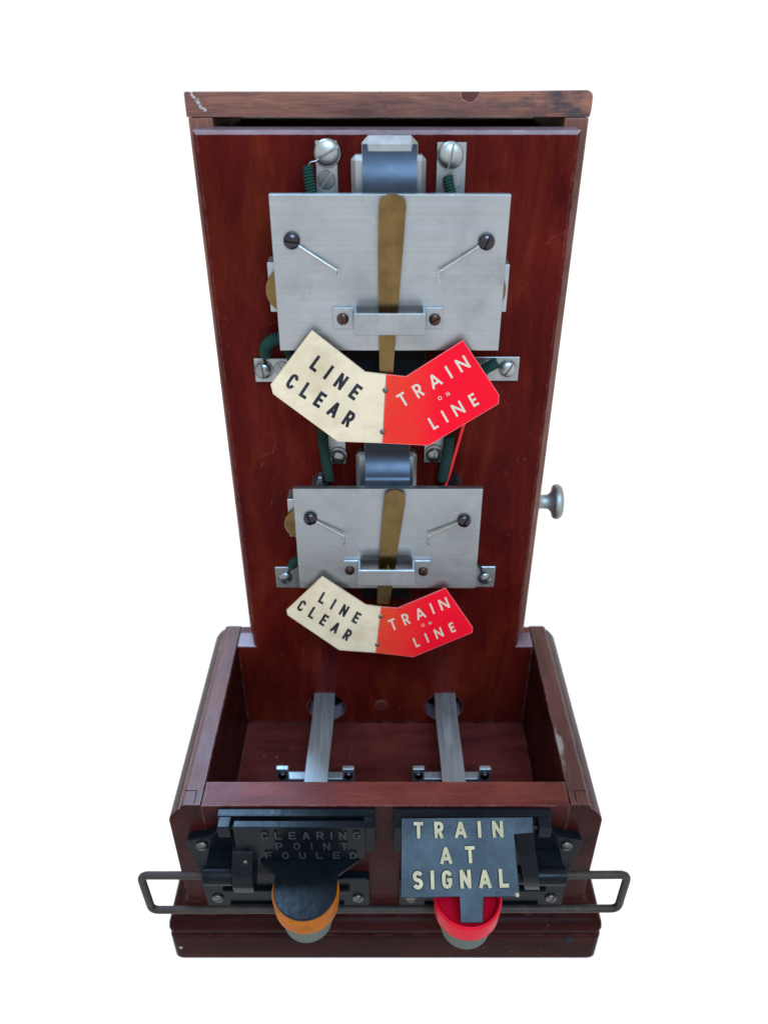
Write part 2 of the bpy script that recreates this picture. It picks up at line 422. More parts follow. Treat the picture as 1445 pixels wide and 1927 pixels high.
# ---- plinth
def rings_loft(bm, spec, x0, x1, y0, y1, rad=.006, n=5):
    b = bmesh.new(); rings = []
    for ins, z in spec:
        a0, a1, b0, b1 = x0+ins, x1-ins, y0+ins, y1-ins; ring = []
        for cx, cy, st in ((a1-rad, b1-rad, 0), (a0+rad, b1-rad, 90), (a0+rad, b0+rad, 180), (a1-rad, b0+rad, 270)):
            for k in range(n+1):
                a = R(st + 90*k/n); ring.append(b.verts.new((cx+rad*math.cos(a), cy+rad*math.sin(a), z)))
        rings.append(ring)
    N = len(rings[0])
    for A, C in zip(rings[:-1], rings[1:]):
        for k in range(N): b.faces.new((A[k], A[(k+1) % N], C[(k+1) % N], C[k]))
    b.faces.new(rings[0][::-1]); b.faces.new(rings[-1]); merge(bm, b)
PX0, PX1, PY0, PY1 = XC-.1845, XC+.1845, yy(.3665), yy(.74)
bm = new(); rings_loft(bm, [(.004,0),(.0012,.0015),(0,.005),(0,.036),(.0012,.0388),(.004,.0395)], PX0, PX1, PY0, PY1)
link('plinth_slab', finish(bm), M['plinth'], inst)
bm = new(); rings_loft(bm, [(.005,.0397),(.0022,.0405),(.0006,.043),(0,.0465),(.0006,.0505),(.0028,.054),(.0065,.0562),(.0085,.0567),(.0087,.0590),(.0105,.0597),(.0135,.0620),(.0150,.0660)], PX0, PX1, PY0, PY1)
link('plinth_moulding', finish(bm), M['plinth'], inst)
bm = new()
add_lathe(bm, [(0,.0008),(.0013,.0006),(.0016,0)], 10, face_camera(at(341, 1783, .3665)))
link('nail_head', finish(bm), M['felt'], inst)
bm = new()
add_lathe(bm, [(0,.0004),(.0045,.0003),(.0048,-.0005)], 16, face_camera(at(1070, 1768, .3665)))
link('wood_plug', finish(bm), M['black'], inst)

# ---- open box
ZR = .1945                       # rim height
YF, YFI, YP = .381, .4034, .558  # front face, front board's inner face, panel face
for s in (-1, 1):
    prof = [(.1405,.0663),(.1405,ZR-.0010),(.1415,ZR),(.1535,ZR),(.1555,ZR-.0008),(.1570,ZR-.0026),(.1575,ZR-.0048),(.1588,ZR-.0050),
            (.1600,ZR-.0060),(.1622,ZR-.0086),(.1648,ZR-.0118),(.1664,ZR-.0145),(.1672,ZR-.0165),(.1675,ZR-.019),(.1675,.0663)]
    bm = new()
    add_prism(bm, [(XC+s*x, yy(YF+.0006), z) for x, z in prof], (0, .205, 0))
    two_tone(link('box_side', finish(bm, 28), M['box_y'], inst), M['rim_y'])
bm = new(); add_box(bm, XC-.14045, XC+.14045, yy(YF), yy(YFI), .0664, ZR-.0004, .0005)
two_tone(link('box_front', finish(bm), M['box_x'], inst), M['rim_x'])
# lap-joint lines cut in the side boards' tops
for s in (-1, 1):
    bm = new(); add_box(bm, XC+s*.1462-.0003, XC+s*.1462+.0003, yy(YF+.002), yy(YF+.0135), ZR-.003, ZR+.00025)
    add_box(bm, XC+s*.1505-.0045, XC+s*.1505+.0045, yy(YF+.0135), yy(YF+.0140), ZR-.003, ZR+.0002)
    link('joint_line', finish(bm, 0), M['black'], inst)
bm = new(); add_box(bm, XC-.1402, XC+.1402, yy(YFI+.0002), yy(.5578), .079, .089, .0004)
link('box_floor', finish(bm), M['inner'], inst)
for s in (-1, 1):
    a, b_ = sorted((XC+s*.1262, XC+s*.1402))
    bm = new(); add_box(bm, a, b_, yy(.5770), yy(.5860), .0665, ZR-.0004, .0003)
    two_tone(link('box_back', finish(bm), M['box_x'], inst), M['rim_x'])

# ---- tall case behind
CX, CT = .1322, .016
XK = XC + .0018
zt, zb = at(0, 172, .577).z, at(0, 220.5, .577).z
bm = new()
b = [(-CX, zt-.0004), (CX, zt-.0006)]
# top board: front edge square, roof falling gently to the back
xl, xr = XK-CX-.0008, XK+CX+.0008
pts = [(xl, yy(.577), zb), (xr-.0006, yy(.577), zb), (xr, yy(.577), zb+.004)] + [(xr-.0052+.0052*math.cos(R(a)), yy(.577), zt+.0008-.0042+.0042*math.sin(R(a))) for a in range(0, 91, 15)] + [(XK+.06, yy(.577), zt), (xl+.001, yy(.577), zt), (xl, yy(.577), zt-.001)]
add_prism(bm, pts, (0, .128, -.012), .0007, 2)
link('case_top', finish(bm), M['case_top'], inst)
for s in (-1, 1):
    a, b_ = sorted((XK+s*CX, XK+s*(CX-CT)))
    bm = new()
    add_prism(bm, [(a, yy(.5775), .0665), (a, yy(.5775), zb-.0002), (a, yy(.704), zb-.0125), (a, yy(.704), .0665)], (b_-a, 0, 0), .0009, 2)
    link('case_side', finish(bm), M['case'], inst)
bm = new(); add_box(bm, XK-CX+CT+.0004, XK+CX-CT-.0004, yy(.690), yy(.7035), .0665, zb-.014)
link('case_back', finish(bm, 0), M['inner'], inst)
bm = new(); add_box(bm, XK-CX+CT+.0006, XK+CX-CT-.0006, yy(.600), yy(.606), .20, zb-.012)
link('gap_shade_sheet', finish(bm, 0), M['black'], inst)  # added black sheet, paints the unlit case interior behind the top gap

# ---- front panel with two round holes
def panel_mesh():
    bmx = bmesh.new()
    X0, X1 = at(362, 248, YP).x, at(1093, 250, YP).x
    Zt, Zb = at(0, 246, YP).z, .090
    XW = .1400
    def rect(ins, Y):
        zr = ZR - .0004
        return [(XC-XW, yy(Y), Zb), (XC+XW, yy(Y), Zb), (XC+XW, yy(Y), zr-ins*.3), (X1-ins, yy(Y), zr-ins*.3), (X1-ins, yy(Y), Zt-ins), (X0+ins, yy(Y), Zt-ins), (X0+ins, yy(Y), zr-ins*.3), (XC-XW, yy(Y), zr-ins*.3)]
    def loop(pts):
        v = [bmx.verts.new(p) for p in pts]
        return v, [bmx.edges.new((v[i], v[(i+1) % len(v)])) for i in range(len(v))]
    hz = at(0, 1331, YP).z
    holes = [(at(614, 1325, YP).x, hz, .0190), (at(835, 1325, YP).x, hz, .0190)]
    Fv, Fe = loop(rect(.0022, YP)); hv = []; he = []
    for hx, hzz, r in holes:
        v, e = loop([(hx+r*math.cos(2*math.pi*k/28), yy(YP), hzz+r*math.sin(2*math.pi*k/28)) for k in range(28)])
        hv.append(v); he += e
    bmesh.ops.triangle_fill(bmx, edges=Fe+he, use_beauty=True)
    Sv = [bmx.verts.new(p) for p in rect(0, YP+.0016)]; Bv = [bmx.verts.new(p) for p in rect(0, .5768)]
    for A, C in ((Fv, Sv), (Sv, Bv)):
        for i in range(8): bmx.faces.new((A[i], A[(i+1) % 8], C[(i+1) % 8], C[i]))
    for v in hv:
        c = [bmx.verts.new(p.co + Vector((0, .0186, 0))) for p in v]
        for i in range(28): bmx.faces.new((v[i], v[(i+1) % 28], c[(i+1) % 28], c[i]))
    return finish(bmx, 30)
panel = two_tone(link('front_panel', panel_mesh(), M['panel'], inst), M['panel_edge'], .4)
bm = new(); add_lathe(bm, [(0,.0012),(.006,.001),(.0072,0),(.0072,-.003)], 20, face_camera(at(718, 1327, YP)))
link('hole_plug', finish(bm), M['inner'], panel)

# ---- side knob
kc = at(1004, 944, .602)
bm = new()
add_lathe(bm, [(.0095,-.004),(.0095,.0015),(.0070,.003),(.0062,.008),(.0068,.013),(.0105,.0165),(.0150,.0175),(.0160,.0195),(.0157,.022),(.0140,.0242),(.008,.0256),(0,.026)], 32,
          Matrix.Translation((XK+CX, kc.y, kc.z)) @ Matrix.Rotation(R(90), 4, 'Y'))
link('knob', finish(bm, 50), M['knob'], inst)

# ------------------------------------------------------------------ screws (shared meshes)
def screw_mesh(r, dome, slot_w, slot_d, base=.0008, flat=False, n=28):
    bmx = bmesh.new()
    prof = [(0, base+dome)]
    K = 7
    for k in range(1, K+1):
        a = R(90)*k/K
        if flat: break
        prof.append((r*math.sin(a), base+dome*math.cos(a)))
    if flat: prof += [(r*.94, base+dome), (r, base+dome-.0004)]
    prof += [(r, 0)]
    full = bmesh.new(); add_lathe(full, prof, n)
    for s in (-1, 1):
        h = full.copy()
        res = bmesh.ops.bisect_plane(h, geom=list(h.verts)+list(h.edges)+list(h.faces), plane_co=(0, s*slot_w/2, 0), plane_no=(0, s, 0), clear_inner=True)
        ed = [e for e in h.edges if e.is_boundary and all(abs(v.co.y-s*slot_w/2) < 1e-7 for v in e.verts)]
        if ed:
            bmesh.ops.holes_fill(h, edges=ed, sides=0)
            bnd = [e for e in h.edges if e.is_boundary and all(abs(v.co.y-s*slot_w/2) < 1e-7 for v in e.verts)]
            if bnd:
                bmesh.ops.contextual_create(h, geom=bnd)
        merge(bmx, h)
    full.free()
    top = base+dome-slot_d
    add_lathe(bmx, [(0, top), (min(r*.97, r), max(top*.15, 0) if not flat else top)], n)
    return finish(bmx, 40)
SM = {}
def screw(kind, u, v, Y, phi, parent, m, name='screw', lift=0.0):
    r, dome, sw, sd, fl = {'big': (.0082,.0036,.0016,.0028,False), 'flush': (.0060,.0004,.0011,.0009,True), 'dome': (.0062,.0030,.0012,.0022,False),
                       'plate': (.0054,.0030,.0010,.0020,False), 'small': (.0040,.0018,.0009,.0013,False), 'bolt': (.0048,.0022,.0010,.0014,False), 'tiny': (.0034,.0020,.0008,.0012,False)}[kind]
    key = (kind, m)
    if key not in SM:
        SM[key] = screw_mesh(r, dome, sw, sd, .0006 if fl else .0010, fl); SM[key].materials.append(M[m])
    p = at(u, v, Y); p.y -= lift
    return link(name, SM[key], None, parent, mat4=face_camera(p, phi))
def washer(u, v, Y, r, parent):
    bmx = new(); add_lathe(bmx, [(r*.3,.0012),(r*.96,.0012),(r,.0008),(r,0)], 28, face_camera(at(u, v, Y)))
    return link('washer', finish(bmx), M['nickel_d'], parent)

# ------------------------------------------------------------------ terminals
def strip(u0, u1, v0, v1, Y=.5577, t=.0022, m='alu2'):
    a, c = at(u0, v0, Y), at(u1, v1, Y)
    bmx = new(); add_box(bmx, a.x, c.x, yy(Y-t), yy(Y), c.z, a.z, .0004, 1)
    return link('terminal_strip', finish(bmx), M[m], inst)
YT = .5577-.0022
t = strip(593, 639, 264, 420); washer(616, 288, YT, .0088, t); screw('big', 615, 287, YT-.001, R(-28), t, 'nickel', 'terminal_screw'); screw('flush', 614, 338, YT+.0003, R(-52), t, 'nickel_d', 'countersunk_screw')
t = strip(822, 870, 267, 420); washer(847, 292, YT, .0086, t); screw('big', 848, 292, YT-.001, R(-80), t, 'nickel', 'terminal_screw'); screw('flush', 849, 341, YT+.0003, R(-60), t, 'nickel', 'countersunk_screw')
t = strip(478, 560, 673, 717); washer(497, 696, YT, .0072, t); screw('dome', 496, 697, YT-.001, R(82), t, 'nickel_d', 'terminal_screw'); screw('flush', 531, 694, YT+.0003, R(70), t, 'nickel_d', 'countersunk_screw')
t = strip(880, 973, 670, 715); washer(954, 693, YT, .0066, t); screw('dome', 955, 694, YT-.001, R(-58), t, 'nickel', 'terminal_screw'); screw('flush', 918, 692, YT+.0003, R(20), t, 'nickel', 'countersunk_screw')
t = strip(617, 652, 790, 871); washer(637, 855, YT, .0070, t); screw('dome', 636, 860, YT-.001, R(15), t, 'nickel_d', 'terminal_screw')
t = strip(799, 836, 790, 868); washer(817, 851, YT, .0070, t); screw('dome', 816, 856, YT-.001, R(-82), t, 'nickel_d', 'terminal_screw')
t = strip(518, 565, 1065, 1103); screw('dome', 537, 1086, YT, R(3), t, 'nickel_d', 'terminal_screw')
t = strip(880, 928, 1064, 1102); screw('dome', 912, 1087, YT, R(-35), t, 'nickel_d', 'terminal_screw')
# small tags behind the lower plate's top edge
for u0, u1, v0, v1, m in ((599, 608, 896, 930, 'alu3'), (845, 856, 898, 930, 'black')):
    a, c = at(u0, v0, .550), at(u1, v1, .550); bm = new(); add_box(bm, a.x, c.x, yy(.548), yy(.5572), c.z, a.z, .0003, 1)
    link('wire_tag', finish(bm), M[m], inst)

# ------------------------------------------------------------------ electromagnets behind the plates
def magnet(u0, u1, vt, ub0, ub1, vb, zbot):
    """core block with chamfers, wider yoke behind it, dark coated arch in front"""
    a, c = at(ub0, vb, .549), at(ub1, vb, .549)
    bmx = new()
    add_box(bmx, a.x, c.x, yy(.545), yy(.5576), zbot, a.z, .0030, 1)
    mf = link('magnet_yoke', finish(bmx, 20), M['alu2'], inst)
    a, c = at(u0, vt, .548), at(u1, vt, .548); zt_ = a.z
    bmx = new()
    add_box(bmx, a.x, c.x, yy(.5455), yy(.5574), zbot, zt_, .0044, 1)
    link('magnet_core', finish(bmx, 20), M['alu2'], mf)
    # arch strip: falls from the core's chamfer, sweeps forward, rolls over behind the plate
    prof = []; y, z = yy(.5465), zt_ - .0046; el = 12.0
    n = 22
    for k in range(n+1):
        prof.append((y, z))
        q = k/n
        el = 14 + 48*q**1.3 if q < .80 else 55 - 55*((q-.80)/.20)
        st = .0395/n
        y -= st*math.sin(R(el)); z -= st*math.cos(R(el))
    prof += [(y, zbot+.002)]
    x0, x1 = a.x+.0006, c.x-.0006
    inner = [(y+.0022, z-.0004) for y, z in prof]
    out = [(x0, y, z) for y, z in prof] + [(x0, y, z) for y, z in inner[::-1]]
    bmx = new(); add_prism(bmx, out, (x1-x0, 0, 0))
    link('magnet_arch', finish(bmx, 40), M['steelblue'], mf)
    return mf
magnet(680, 787, 256, 660, 802, 291, .500)
# lower one sits at the same height above its plate as the upper
uz = at(0, 256, .548).z - .6065
zl = .3902 + uz + .009
def px_at_z(z, Y):          # photo row of a height at a depth
    k = (z-CAM_H)/Y; ct, st = math.cos(PITCH), math.sin(PITCH)
    s = (st + k*ct)/(ct - k*st); return CV - F_PX*s
v_ = px_at_z(zl, .548)
a_ = at(680, 256, .548).x; b_ = at(787, 256, .548).x; a2 = at(660, 291, .549).x; b2 = at(802, 291, .549).x
def u_of(x, v, Y):
    s = (CV - v)/F_PX; fwd = math.cos(PITCH)+s*math.sin(PITCH); return x*F_PX*fwd/Y + CU
v2 = px_at_z(.3902 + at(0, 291, .549).z - .6065, .549)
magnet(u_of(a_-.001, v_, .548), u_of(b_-.001, v_, .548), v_, u_of(a2-.001, v2, .549), u_of(b2-.001, v2, .549), v2, .290)
# black armature blocks showing below each plate
for u0, u1, z0, z1 in ((655, 800, .478, .53), (680, 772, .268, .32)):
    v = px_at_z(z0, .545); a, c = at(u0, v, .545), at(u1, v, .545); bm = new()
    add_box(bm, a.x, c.x, yy(.5375), yy(.5576), z0, z1, .001, 1); add_box(bm, a.x+.014, a.x+.016, yy(.5362), yy(.5376), z0+.001, z1)
    link('armature', finish(bm), M['black'], inst)
# brass discs and their brackets at the plate ends
for u, v, r, b0, b1, v0, v1 in ((546, 546, .0165, 503, 530, 493, 586), (906, 546, .0165, 925, 951, 497, 586), (570, 984, .0150, 541, 566, 938, 1008)):
    p = at(u, v, .540); bm = new()
    add_lathe(bm, [(0,.003),(r*.93,.003),(r,.0022),(r,-.0010),(0,-.0010)], 32, face_camera(p))
    link('brass_disc', finish(bm), M['brass'], inst)
    a, c = at(b0, v0, .543), at(b1, v1, .543); bm = new()
    add_box(bm, a.x, c.x, yy(.5415), yy(.5575), c.z, a.z, .0004, 1)
    link('disc_bracket', finish(bm), M['alu3'], inst)

# ------------------------------------------------------------------ wires
def coil(pts, rc=.0034, pitch=.0018, m='cloth', wire_r=.00095, name='coiled_wire'):
    path = smooth_path(pts, 16); rc *= .82
    fr = frames(path); L = [0]
    for a, b in zip(path[:-1], path[1:]): L.append(L[-1] + (b-a).length)
    tot = L[-1]; turns = tot/pitch; n = int(turns*12); hp = []; j = 0
    for i in range(n+1):
        d = tot*i/n
        while j < len(L)-2 and L[j+1] < d: j += 1
        t = (d-L[j])/max(L[j+1]-L[j], 1e-9)
        p = fr[j][0].lerp(fr[j+1][0], t); N = fr[j][2].lerp(fr[j+1][2], t).normalized(); B = fr[j][3].lerp(fr[j+1][3], t).normalized()
        a = 2*math.pi*turns*i/n
        rr = rc*(1+.05*math.sin(i*.013))
        hp.append(p + N*rr*math.cos(a) + B*rr*math.sin(a))
    bmx = new(); add_tube(bmx, hp, wire_r, 5); add_tube(bmx, path, rc*.86, 10)
    return link(name, finish(bmx, 60), M[m], inst)
def thin(pts, r, m, name):
    bmx = new(); add_tube(bmx, smooth_path(pts, 8), r, 8); return link(name, finish(bmx, 60), M[m], inst)
w1 = coil([at(580, 312, .551), at(581, 335, .549), at(586, 362, .548), at(592, 400, .548)])
thin([at(603, 292, .553), at(596, 302, .552), at(584, 306, .551), at(580, 314, .551)], .0006, 'nickel_d', 'wire_tail')
coil([at(842, 331, .550), at(845, 350, .548), at(850, 372, .547), at(853, 400, .547)], rc=.0033)
coil([at(499, 668, .550), at(500, 655, .546), at(509, 643, .544), at(525, 637, .543), at(552, 640, .543)], rc=.0044, pitch=.0016)
coil([at(541, 655, .545), at(550, 675, .546), at(560, 700, .549)], rc=.0036)
thin([at(500, 668, .550), at(496, 673, .553), at(500, 682, .5545), at(508, 690, .5545)], .0008, 'cloth_d', 'wire_tail')
coil([at(934, 683, .549), at(920, 690, .547), at(905, 700, .546), at(890, 706, .546)], rc=.0040, pitch=.0016)
thin([at(932, 680, .549), at(935, 686, .552), at(940, 690, .5545), at(946, 690, .5545)], .0008, 'cloth', 'wire_tail')
coil([at(606, 790, .549), at(608, 830, .548), at(613, 865, .547), at(620, 904, .546)], rc=.0040, m='cloth_d')
thin([at(620, 903, .546), at(617, 908, .547), at(607, 914, .549), at(604, 922, .550)], .0008, 'cloth_d', 'wire_tail')
coil([at(845, 822, .549), at(842, 850, .548), at(837, 880, .547), at(832, 904, .546)], rc=.0042, pitch=.0016, m='cloth_d')
thin([at(832, 903, .546), at(836, 908, .547), at(845, 912, .549)], .0008, 'black', 'wire_tail')
coil([at(549, 1066, .550), at(553, 1058, .547), at(566, 1053, .546), at(580, 1056, .546)], rc=.0036)
thin([at(549, 1066, .550), at(545, 1074, .553), at(540, 1080, .5545)], .0008, 'cloth_d', 'wire_tail')
thin([at(885, 1050, .546), at(893, 1055, .547), at(898, 1064, .550), at(905, 1069, .553), at(907, 1078, .5545), at(915, 1079, .5545)], .0011, 'cloth_d', 'wire_tail')
bm = new(); add_tube(bm, smooth_path([at(884, 770, .5505), at(873, 797, .551), at(857, 850, .551), at(845, 893, .549), at(838, 915, .547), at(838, 935, .546)], 8), .0013, 8)
link('red_wire', finish(bm, 60), M['redwire'], inst)

# ------------------------------------------------------------------ indicator plates
YPL = .523
def hat(parent, xl0, xl1, xr1, xr0, z0, z1, Yfront, Yplate=YPL, t=.0022):
    """bridge bracket: foot, leg, bar, leg, foot"""
    o = [(xl0, Yplate), (xl0, Yplate-t), (xl1-t*.3, Yplate-t), (xl1, Yfront), (xr1, Yfront), (xr1+t*.3, Yplate-t), (xr0, Yplate-t), (xr0, Yplate),
         (xr1-t*.7, Yplate), (xr1-t*.9, Yfront+t), (xl1+t*.9, Yfront+t), (xl1+t*.7, Yplate)]
    bmx = new(); add_prism(bmx, [(x, yy(Y)-.0001, z0) for x, Y in o], (0, 0, z1-z0), .0003, 1)
    return link('bridge_bracket', finish(bmx, 20), M['alu2'], parent)
def plate(x0, x1, z0, z1):
    bmx = new(); add_box(bmx, x0, x1, yy(YPL), yy(YPL+.0052), z0, z1, .0005, 2)
    pl = link('indicator_plate', finish(bmx), M['alu'], inst)
    return pl
def standoffs(parent, xs, zs):
    for x in xs:
        for z in zs:
            bmx = new(); add_lathe(bmx, [(.0035, 0), (.0035, .0295)], 14, Matrix.Translation((x, yy(YPL+.0051), z)) @ Matrix.Rotation(R(-90), 4, 'X'))
            link('standoff', finish(bmx), M['nickel_d'], parent)
def stop_wire(parent, pts, Y):
    P = [at(u, v, y_) for (u, v), y_ in zip(pts, Y)]
    bmx = new(); add_tube(bmx, round_path(P, .0012), .00085, 8)
    return link('stop_wire', finish(bmx, 60), M['wire'], parent)

pl = plate(at(505, 364, YPL).x, at(962, 366, YPL).x, at(0, 660, YPL).z, at(0, 366, YPL).z)
standoffs(pl, (-.055, .06), (.512, .598))
screw('plate', 549, 453, YPL-.0012, R(8), pl, 'darkscrew', 'plate_screw', 0); screw('plate', 915, 455, YPL-.0012, R(-68), pl, 'darkscrew', 'plate_screw', 0)
for u, v in ((549, 453), (915, 455)):
    bm = new(); add_lathe(bm, [(.003, 0), (.003, .0014)], 14, face_camera(at(u, v, YPL+.0001))); link('screw_shank', finish(bm), M['darkscrew'], pl)
stop_wire(pl, [(556, 459), (635, 510), (637, 519)], (YPL-.0018, YPL-.0035, YPL-.0105))
stop_wire(pl, [(908, 459), (828, 511), (825, 519)], (YPL-.0018, YPL-.0035, YPL-.0105))
hb = hat(pl, at(627, 600, .521).x, at(666, 600, .510).x, at(801, 600, .510).x, at(833, 600, .521).x, at(0, 619, .521).z, at(0, 579, .521).z, .5085)
screw('small', 645, 600, YPL-.0023, R(80), pl, 'rustscrew', 'bracket_screw'); screw('small', 818, 601, YPL-.0023, R(-30), pl, 'rustscrew', 'bracket_screw')

pl2 = plate(at(550.5, 918, YPL).x, at(909, 918, YPL).x, at(0, 1107, YPL).z, at(0, 920, YPL).z)
standoffs(pl2, (-.055, .06), (.302, .38))
screw('plate', 584, 976, YPL-.0012, R(65), pl2, 'darkscrew', 'plate_screw'); screw('plate', 873, 980, YPL-.0012, R(-62), pl2, 'darkscrew', 'plate_screw')
for u, v in ((584, 976), (873, 980)):
    bm = new(); add_lathe(bm, [(.003, 0), (.003, .0014)], 14, face_camera(at(u, v, YPL+.0001))); link('screw_shank', finish(bm), M['darkscrew'], pl2)
stop_wire(pl2, [(590, 979), (647, 1009), (648, 1024)], (YPL-.0018, YPL-.0035, YPL-.0105))
stop_wire(pl2, [(868, 981), (806, 1009), (805, 1024)], (YPL-.0018, YPL-.0035, YPL-.0105))
hat(pl2, at(647, 1072, .521).x, at(674, 1085, .508).x, at(780, 1085, .508).x, at(809, 1072, .521).x, at(0, 1083, .521).z, at(0, 1055, .521).z, .5075)
screw('small', 658, 1073, YPL-.0023, R(20), pl2, 'rustscrew', 'bracket_screw'); screw('small', 796, 1075, YPL-.0023, R(-60), pl2, 'rustscrew', 'bracket_screw')

# ---- brass pointers
def pointer(rows, vtop, YF_, vkink, x_off=0):
    """rows: (v, u_left, u_right) from below the rounded top downwards"""
    L = [at(ul, v, YF_(v)) for v, ul, ur in rows]; Rr = [at(ur, v, YF_(v)) for v, ul, ur in rows]
    top = at((rows[0][1]+rows[0][2])/2, vtop, YF_(vtop))
    c = (L[0]+Rr[0])/2; rx = (Rr[0].x-L[0].x)/2; rz = top.z-c.z; arc = []
    for k in range(1, 12):
        a = math.pi*k/12; arc.append(Vector((c.x+rx*math.cos(a), c.y, c.z+rz*math.sin(a)**.85)))
    bmx = new(); t = Vector((0, .0012, 0))
    fr = [Rr[0]] + arc + [L[0]]
    def quadsheet(off):
        va = [bmx.verts.new(p+off) for p in fr]; l = [va[-1]] + [bmx.verts.new(p+off) for p in L[1:]]; r_ = [va[0]] + [bmx.verts.new(p+off) for p in Rr[1:]]
        bmx.faces.new(va)
        for i in range(len(l)-1): bmx.faces.new((l[i], l[i+1], r_[i+1], r_[i]))
        return r_[::-1] + va[1:-1] + l
    A = quadsheet(Vector()); B = quadsheet(t)
    for i in range(len(A)):
        bmx.faces.new((A[i], A[(i+1) % len(A)], B[(i+1) % len(A)], B[i]))
    return link('pointer', finish(bmx, 30), M['brass'], inst)
def yk(vk):
    def f(v): return .5180 if v < vk else (.5195 if v < vk+14 else .5195)
    return f
pointer([(388, 712.5, 764.5), (480, 711.5, 757.5), (572, 712.5, 750), (586, 713, 749), (640, 713, 744), (740, 715, 737)], 365.5, yk(574), 574)
pointer([(944, 722, 763), (1000, 717, 754), (1046, 713.5, 746.5), (1056, 713, 746), (1100, 711, 738.5), (1160, 708, 729)], 922, yk(1048), 1048)
for u, v in ((730, 1070),):
    bm = new(); add_lathe(bm, [(0,.0035),(.002,.0032),(.0026,.002),(.0026,0)], 16, face_camera(at(u, v, .5195))); link('pivot_pin', finish(bm), M['brass'], inst)

# ------------------------------------------------------------------ lettering
def arc(cx, cy, rx, ry, a0, a1, n=10):
    return [(cx+rx*math.cos(R(a0+(a1-a0)*k/n)), cy+ry*math.sin(R(a0+(a1-a0)*k/n))) for k in range(n+1)]
def glyph(ch, w, t):
    """polylines of stroke centres inside a w x 1 box for stroke width t"""
    h = t/2; l, r, b, tp = h, w-h, h, 1-h
    if ch == 'L': return [[(l, 1), (l, 0)], [(l, b), (w, b)]], w
    if ch == 'I': return [[(h, 1), (h, 0)]], t
    if ch == 'T': return [[(0, tp), (w, tp)], [(w/2, tp), (w/2, 0)]], w
    if ch == 'E': return [[(l, 1), (l, 0)], [(l, b), (w, b)], [(l, .5), (w*.92, .5)], [(l, tp), (w, tp)]], w
    if ch == 'F': return [[(l, 1), (l, 0)], [(l, .5), (w*.9, .5)], [(l, tp), (w, tp)]], w
    if ch == 'N': return [[(l, 1), (l, 0)], [(r, 1), (r, 0)], [(l, 1-h*.6), (r, h*.6)]], w
    if ch == 'A': return [[(l*.8, 0), (w/2, 1-h*.4)], [(w-l*.8, 0), (w/2, 1-h*.4)], [(w*.24, .30), (w*.76, .30)]], w
    if ch == 'R': return [[(l, 1), (l, 0)], [(l, tp), (w*.55, tp)] + arc(w*.55, (tp+.46)/2, r-w*.55, (tp-.46)/2, 90, -90) + [(l, .46)], [(w*.5, .46), (w-h*.9, 0)]], w
    if ch == 'P': return [[(l, 1), (l, 0)], [(l, tp), (w*.55, tp)] + arc(w*.55, (tp+.44)/2, r-w*.55, (tp-.44)/2, 90, -90) + [(l, .44)]], w
    if ch == 'D': return [[(l, 1), (l, 0)], [(l, tp), (w*.4, tp)] + arc(w*.4, .5, r-w*.4, .5-h, 90, -90, 14) + [(l, b)]], w
    if ch == 'O': return [arc(w/2, .5, w/2-h, .5-h, 0, 360, 24)], w
    if ch == 'C':
        rr = (w-t)/2
        return [arc(w/2, 1-h-rr*1.15, rr, rr*1.15, 0-8, 180, 10) + arc(w/2, h+rr*1.15, rr, rr*1.15, 180, 360+8, 10)], w
    if ch == 'G':
        rr = (w-t)/2
        return [arc(w/2, 1-h-rr*1.1, rr, rr*1.1, 10, 180, 10) + arc(w/2, h+rr*1.1, rr, rr*1.1, 180, 360, 10) + [(r, .47), (w*.5, .47)]], w
    if ch == 'U':
        rr = (w-t)/2
        return [[(l, 1)] + arc(w/2, h+rr, rr, rr, 180, 360, 12) + [(r, 1)]], w
    if ch == 'S':
        rr = (w-t)/2; ry = (1-t)/4
        return [arc(w/2, 1-h-ry, rr, ry, 20, 270, 14) + arc(w/2, h+ry, rr, ry, 90, -160, 14)], w
    return [], w
def thick(poly, t):
    """a polyline as left and right offset points (mitred)"""
    P = [Vector((x, y, 0)) for x, y in poly]; closed = (P[0]-P[-1]).length < 1e-6
    Lp, Rp = [], []
    n = len(P)
    for i in range(n):
        if closed: d0 = (P[i]-P[i-1 if i else n-2]); d1 = (P[(i+1) if i < n-1 else 1]-P[i])
        else: d0 = P[i]-P[max(i-1, 0)]; d1 = P[min(i+1, n-1)]-P[i]
        if d0.length < 1e-9: d0 = d1
        if d1.length < 1e-9: d1 = d0
        d0.normalize(); d1.normalize(); tt = (d0+d1)
        tt = tt.normalized() if tt.length > 1e-6 else d1
        nn = Vector((-tt.y, tt.x, 0)); k = max(nn.dot(Vector((-d1.y, d1.x, 0))), .5)
        Lp.append(P[i]+nn*t/2/k); Rp.append(P[i]-nn*t/2/k)
    return Lp, Rp
